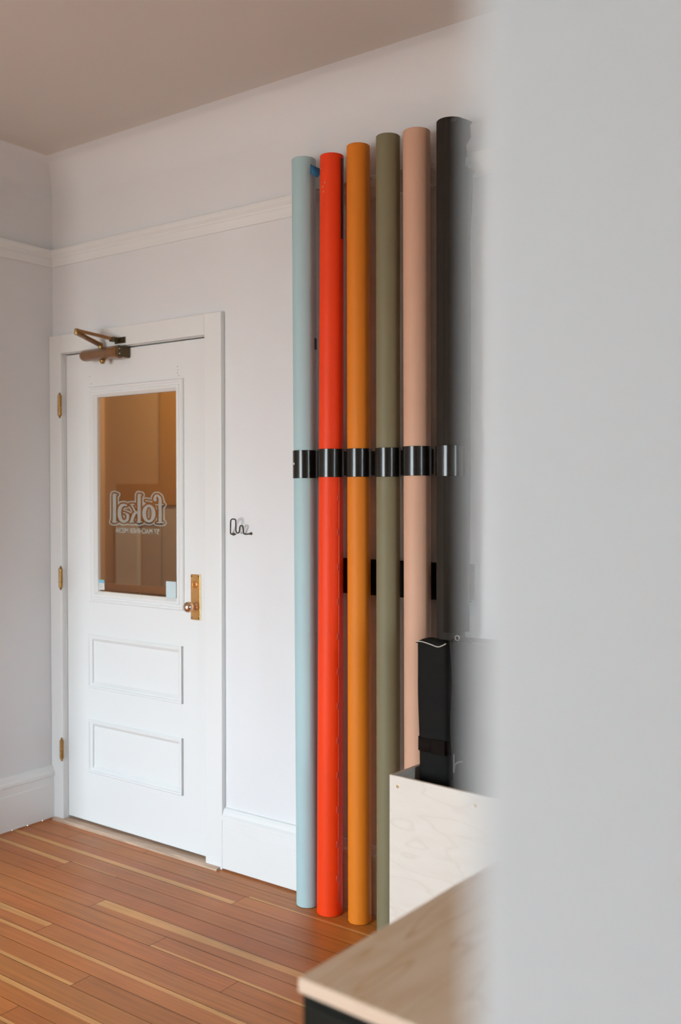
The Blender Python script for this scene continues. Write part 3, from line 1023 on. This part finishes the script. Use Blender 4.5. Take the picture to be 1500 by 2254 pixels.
# torn loose sheet on the charcoal roll: the edge follows the tear in the photograph
edge_px = [(262, 1033), (268, 1041), (276, 1036), (290, 1037), (302, 1037), (312, 1031), (320, 1027), (335, 1028), (345, 1027), (355, 1023), (362, 1026), (370, 1034),
           (376, 1046), (385, 1042), (420, 1041), (470, 1039), (520, 1036), (560, 1035), (605, 1037), (800, 1037), (1100, 1036), (1390, 1034)]
root6, B6, T6, rB6, rT6 = RR[5]
bm = nb()
rowsv = []
fwd = Vector((-math.sin(YAW), math.cos(YAW), 0)); rgt = Vector((math.cos(YAW), math.sin(YAW), 0))
for v, u in edge_px:
    e = at(u, v, 1, -0.060)
    z = min(e.z, T6.z - .002)
    c, r = on_roll(5, z)
    row = []
    for a_ in (0, 20, 40, 60, 75):
        aa = math.radians(a_)
        row.append(bm.verts.new((c.x + math.sin(aa) * (r + .0012), c.y - math.cos(aa) * (r + .0012), z)))
    mid = Vector((c.x + math.sin(math.radians(75)) * r, c.y - math.cos(math.radians(75)) * r, z))
    E_ = Vector((e.x, e.y, z))
    row.append(bm.verts.new(mid.lerp(E_, .5) + Vector((.001, -.001, 0))))
    row.append(bm.verts.new(E_))
    rowsv.append(row)
for a_, b_ in zip(rowsv, rowsv[1:]):
    for j in range(len(a_) - 1):
        bm.faces.new((a_[j], a_[j + 1], b_[j + 1], b_[j]))
ts = obj('torn_sheet', bm, P_drk, root6, smooth=True, label='loose torn paper edge')
ts.modifiers.new('thick', 'SOLIDIFY').thickness = .0006
# small torn tab standing above the top edge
bm = nb()
p = [at(980, 265, 1, -.118), at(986, 262, 1, -.118), at(1006, 258, 1, -.118), at(1006, 265, 1, -.118), at(994, 268, 1, -.118)]
bm.faces.new([bm.verts.new(q) for q in p])
obj('torn_tab', bm, P_drk, root6).modifiers.new('thick', 'SOLIDIFY').thickness = .001

# ------------------------------------------------------------------ black gloss clips round the rolls
CL = [(990.5, 1052.5), (987.5, 1050), (986.5, 1049.5), (985, 1049.5), (981.5, 1047), (980, 1048)]
names_ = ['sky blue', 'red', 'burnt orange', 'olive', 'peach', 'charcoal']
for i, (va, vb) in enumerate(CL):
    uc = ROLLS[i][1] + (ROLLS[i][2] - ROLLS[i][1]) * .4
    za = at(uc, va, 1, -.11).z; zb_ = at(uc, vb, 1, -.11).z
    c0, r = on_roll(i, zb_); c1, _ = on_roll(i, za)
    root = thing('roll_clip', (c0.x, -0.002, zb_), 'glossy black band clip round the middle of the %s roll' % names_[i], 'clip', 'black clips holding the rolls')
    bm = nb()
    R0, R1 = r + .0006, r + .0030
    Lh = (c1 - c0).length
    lathe(bm, c0, c1, [(0, R0), (0, R1 - .0008), (.0006, R1), (.0008, R1), (Lh - .0008, R1), (Lh - .0006, R1), (Lh, R1 - .0008), (Lh, R0)], 64)
    obj('band', bm, M_clip, root, smooth=True)
    bm = nb(); box(bm, c0.x - .018, c0.x + .018, c0.y + r + .0025, -.0008, zb_ + .006, za - .006)
    obj('wall_block', bm, M_black, root, bevel=.001)
    if i == 0:
        q = at(649, 1021, 1, -.09)
        cc, rr_ = on_roll(0, q.z)
        aa = math.radians(-24)
        n_ = Vector((math.sin(aa), -math.cos(aa), 0)); s_ = cc + n_ * R1
        bm = nb(); lathe(bm, s_, s_ + n_, [(-.001, .0052), (.001, .0052), (.0022, .0042), (.0026, 0)], 20)
        box(bm, s_.x - .001, s_.x + .001, s_.y - .0035, s_.y - .002, s_.z - .003, s_.z + .003)
        obj('screw', bm, M_steel, root, smooth=True, label='pale screw head')

# black rail fixed to the wall behind the rolls
ra = at(748, 1232, 1, -.012); rb = at(1043, 1245, 1, -.012); rb2 = at(1043, 1326, 1, -.012)
zr1 = at(957, 1238, 1, -.012).z; zr0 = at(762, 1305, 1, -.012).z
rl = thing('wall_rail', ((ra.x + rb.x) / 2, -0.001, zr0), 'wide black rail fixed to the wall behind the rolls', 'rail')
bm = nb(); box(bm, ra.x, rb.x, -.012, -.0008, zr0, zr1)
obj('rail_plate', bm, M_black, rl, bevel=.001)
bm = nb(); box(bm, ra.x, rb.x, -.020, -.0121, zr1 - .006, zr1); box(bm, ra.x, rb.x, -.020, -.0121, zr0, zr0 + .006)
obj('rail_lip', bm, M_black, rl)

# ------------------------------------------------------------------ plywood box
HB = 0.63
bc = at(858, 1705, 2, HB)
RB = math.radians(-4.0)
Mb = Matrix.Translation((bc.x, bc.y, 0)) @ Matrix.Rotation(RB, 4, 'Z')
BWid, BDep, T_ = 0.56, 0.235, 0.012
bx_ = bpy.data.objects.new('plywood_box', None)
COL.objects.link(bx_)
bx_.location = (bc.x, bc.y, 0); bx_.rotation_euler = (0, 0, RB)
tagit(bx_, 'tall open pale plywood box in front of the peach and charcoal rolls', 'box')


def lobj(name, bm, m, parent, **k):
    """mesh given in the parent's own frame"""
    me = bpy.data.meshes.new(name)
    bmesh.ops.recalc_face_normals(bm, faces=bm.faces)
    bm.to_mesh(me); bm.free()
    me.materials.append(m)
    o = bpy.data.objects.new(name, me); COL.objects.link(o); o.parent = parent
    if k.get('bevel'):
        b = o.modifiers.new('bevel', 'BEVEL'); b.width = k['bevel']; b.segments = 2; b.limit_method = 'ANGLE'
    if k.get('smooth'):
        for p in me.polygons: p.use_smooth = True
        me.set_sharp_from_angle(angle=math.radians(38))
    if k.get('label'): o['label'] = k['label']
    return o


for nm, d in (('front_panel', (0, BWid, 0, T_, 0.002, HB)), ('back_panel', (0, BWid, BDep - T_, BDep, 0.002, HB)),
              ('side_panel', (0, T_, T_, BDep - T_, 0.002, HB)), ('side_panel', (BWid - T_, BWid, T_, BDep - T_, 0.002, HB)),
              ('bottom_panel', (T_, BWid - T_, T_, BDep - T_, 0.004, 0.022))):
    bm = nb(); box(bm, *d)
    po = lobj(nm, bm, M_birch, bx_, bevel=.0008)
# darker laminated edge showing along the rim
for d in ((0, BWid, 0.003, 0.009, HB + .0002, HB + .0008), (0.003, .009, 0.009, BDep, HB + .0002, HB + .0008), (0.009, BWid, BDep - .009, BDep - .003, HB + .0002, HB + .0008)):
    bm = nb(); box(bm, *d)
    lobj('rim_lamination', bm, M_plyedge, bx_)
for u, v in ((876, 1731), (1047, 1773)):
    # ray with the front face plane (local y = 0)
    F0 = at(u, v, 1, bc.y); d = (F0 - CAM)
    inv = Mb.inverted()
    a_ = inv @ CAM; b_ = inv @ F0
    t = (0 - a_.y) / (b_.y - a_.y)
    q = a_ + (b_ - a_) * t
    bm = nb(); lathe(bm, (q.x, 0, q.z), (q.x, -1, q.z), [(-.001, .0048), (.0004, .0048), (.0009, .0036), (.0005, .0018), (-.0006, .0016), (-.0006, 0)], 18)
    lobj('screw', bm, M_hinge, bx_, smooth=True)

0 and print('DBG', [(round(a[1].x,3), round(a[1].y,3), round(a[2].x,3), round(a[2].z,3), round(a[3],3), round(a[4],3)) for a in RR], 'box', bc, [tuple(Mb @ Vector(p)) for p in ((T_,T_,0),(BWid,T_,0),(0,BDep,0),(BWid,BDep,0),(.262,0,0))])
# ------------------------------------------------------------------ black bags standing in the box
def soft_bag(name, x0, x1, y0, y1, z0, z1, label, lean=(0.0, 0.0), wob=.004, seed=1):
    rnd = random.Random(seed)
    cx, cy = (x0 + x1) / 2, (y0 + y1) / 2
    hx, hy = (x1 - x0) / 2, (y1 - y0) / 2
    root = thing(name, (cx, cy, z0), label, 'bag', 'black bags standing in the plywood box')
    bm = nb(); n, m_ = 28, 26
    ph = [rnd.uniform(0, 6.28) for _ in range(6)]
    rings = []
    for k in range(m_ + 1):
        t = k / m_
        z = z0 + (z1 - z0) * t
        ring = []
        for i in range(n):
            a_ = 2 * math.pi * i / n
            c_, s_ = math.cos(a_), math.sin(a_)
            e = 0.42
            px = math.copysign(abs(c_) ** e, c_); py = math.copysign(abs(s_) ** e, s_)
            wv = wob * (math.sin(7 * t * 3 + ph[0] + 2 * a_) + .6 * math.sin(19 * t + ph[1] - 3 * a_))
            shr = 1 - .10 * (1 - t) ** 2
            ring.append(bm.verts.new((cx + (hx * shr + wv) * px + lean[0] * (1 - t), cy + (hy + wv) * py + lean[1] * (1 - t), z)))
        rings.append(ring)
    for a_, b_ in zip(rings, rings[1:]):
        for i in range(n):
            j = (i + 1) % n
            bm.faces.new((a_[i], a_[j], b_[j], b_[i]))
    bm.faces.new(rings[0])
    # sunken top
    c = [bm.verts.new(v.co + (Vector((cx, cy, z1)) - v.co) * .18 - Vector((0, 0, .012))) for v in rings[-1]]
    for i in range(n):
        j = (i + 1) % n
        bm.faces.new((rings[-1][i], rings[-1][j], c[j], c[i]))
    bm.faces.new(c)
    obj('bag_body', bm, M_cloth, root, smooth=True)
    return root, cx, cy, hx, hy

YB = -0.27
bA = at(915, 1412, 1, YB - .03); bB = at(988, 1412, 1, YB - .03)
x0, x1, zt = bA.x, bB.x, bA.z
r1, cx, cy, hx, hy = soft_bag('tripod_bag', x0, x1, YB - .035, YB + .05, 0.024, zt, 'slim black fabric bag with pale piping, left one in the plywood box', lean=(.020, 0), wob=.0006, seed=3)
# pale piping on the front top edge
bm = nb()
tube(bm, [(cx - hx * .93, cy - hy * .97, zt + .001), (cx - hx * .5, cy - hy - .003, zt + .003), (cx, cy - hy - .004, zt - .002), (cx + hx * .5, cy - hy - .004, zt - .007), (cx + hx * .92, cy - hy - .002, zt + .004)], .0014, 8)
obj('piping', bm, M_piping, r1, smooth=True, label='pale piping along the top hem')
bm = nb()
vs = []
for k in range(9):
    t = k / 8
    vs.append((bm.verts.new((cx - hx + 2 * hx * t, cy - hy + .006, zt - .002)), bm.verts.new((cx - hx * .8 + 1.8 * hx * t, cy - hy + .026, zt + .012 * math.sin(math.pi * min(1, t * 1.1 + .1)) + .002))))
for a_, b_ in zip(vs, vs[1:]): bm.faces.new((a_[0], b_[0], b_[1], a_[1]))
obj('top_flap', bm, M_cloth, r1, smooth=True).modifiers.new('thick', 'SOLIDIFY').thickness = .002
# velcro band round the bag
zv1 = at(920, 1622, 1, cy - hy).z; zv0 = at(920, 1651, 1, cy - hy).z
bm = nb()
tt = 1 - (zv0 - .024) / (zt - .024)
lx = .020 * tt
lathe_pts = []
ra_, rb_ = [], []
for i in range(32):
    a_ = 2 * math.pi * i / 32
    c_, s_ = math.cos(a_), math.sin(a_)
    px = math.copysign(abs(c_) ** .42, c_); py = math.copysign(abs(s_) ** .42, s_)
    ra_.append(bm.verts.new((cx + (hx * .985 + .002) * px + lx, cy + (hy + .004) * py, zv0)))
    rb_.append(bm.verts.new((cx + (hx * .985 + .002) * px + lx, cy + (hy + .004) * py, zv1)))
for i in range(32):
    j = (i + 1) % 32
    bm.faces.new((ra_[i], ra_[j], rb_[j], rb_[i]))
vb = obj('velcro_band', bm, M_strap, r1, smooth=True, label='brownish black fabric band')
vb.modifiers.new('thick', 'SOLIDIFY').thickness = .0025
bm = nb(); box(bm, cx + lx + .0, cx + lx + .045, cy - hy - .0085, cy - hy - .0045, zv0 - .002, zv1 + .002)
obj('band_tab', bm, M_strap, vb, bevel=.001)
0 and print('DBG bag1', x0, x1, YB, cy-hy, cy+hy)
# second, wider bag
cA = at(986, 1408, 1, YB); cB = at(1090, 1408, 1, YB)
r2, cx2, cy2, hx2, hy2 = soft_bag('equipment_bag', cA.x + .024, cB.x + .03, YB - .05, YB + .055, 0.024, cA.z + .004, 'wider black fabric bag with a metal ring, right of the slim bag', lean=(.02, 0), wob=.002, seed=5)
zt2 = cA.z + .004
bm = nb(); tube(bm, [(cx2 - hx2 * .9, cy2 - hy2 * .5, zt2), (cx2 - hx2 * .7, cy2 - hy2 * .7, zt2 + .008), (cx2 - hx2 * .4, cy2 - hy2 * .7, zt2 + .012), (cx2 - hx2 * .1, cy2 - hy2 * .7, zt2)], .005, 8)
obj('carry_loop', bm, M_strap, r2, smooth=True)
bm = nb()
q = Vector((cx2 - hx2 * .62, cy2 - hy2 * .8, zt2 + .010))
tube(bm, [q + Vector((math.cos(k * math.pi / 4) * .007, 0, math.sin(k * math.pi / 4) * .007)) for k in range(9)], .0013, 8)
obj('ring', bm, M_steel, r2, smooth=True, label='small metal ring')
bm = nb()
q = at(1000, 1700, 1, cy2 - hy2 - .004)
tube(bm, [(q.x, q.y, .70), (q.x, q.y - .001, q.z), (q.x + .004, q.y - .001, q.z + .022), (q.x + .016, q.y, q.z + .032), (q.x + .026, q.y + .002, q.z + .034)], .0022, 8)
obj('seam_piping', bm, mat('grey_piping', (.10, .10, .095), .5), r2, smooth=True)

# ------------------------------------------------------------------ plywood-topped black cabinet in the foreground
HT = 0.75
tcn = at(659, 2151, 2, HT)
RT = math.radians(-2.5)
tb = thing('cabinet', (tcn.x, tcn.y, 0), 'black cabinet with a tan plywood top in the foreground', 'cabinet')
tb.rotation_euler = (0, 0, RT)
TW, TD, TT = 1.25, 0.74, 0.022
bm = nb(); box(bm, 0, TW, 0, TD, HT - TT, HT)
lobj('plywood_top', bm, M_top, tb, bevel=.001, label='tan plywood top with streaky grain')
bm = nb(); box(bm, -0.0008, TW + .0008, -0.0008, -0.0001, HT - TT + .0012, HT - .0012)
box(bm, -0.0008, -0.0001, -0.0008, TD, HT - TT + .0012, HT - .0012)
lobj('edge_banding', bm, M_topedge, tb, label='pale plywood edge')
bm = nb(); box(bm, 0.004, TW - .004, 0.004, TD - .004, 0.06, HT - TT - .0002)
lobj('cabinet_body', bm, M_blackbody, tb, bevel=.001)
bm = nb(); box(bm, 0.02, TW - .02, 0.03, TD - .02, 0.001, .0598)
lobj('plinth', bm, M_black, tb)
for k in range(2):
    bm = nb(); box(bm, 0.012 + k * .615, 0.012 + k * .615 + .608, -.0005, .0035, .075, HT - TT - .012)
    dp = lobj('cabinet_door', bm, M_blackbody, tb, bevel=.0015)
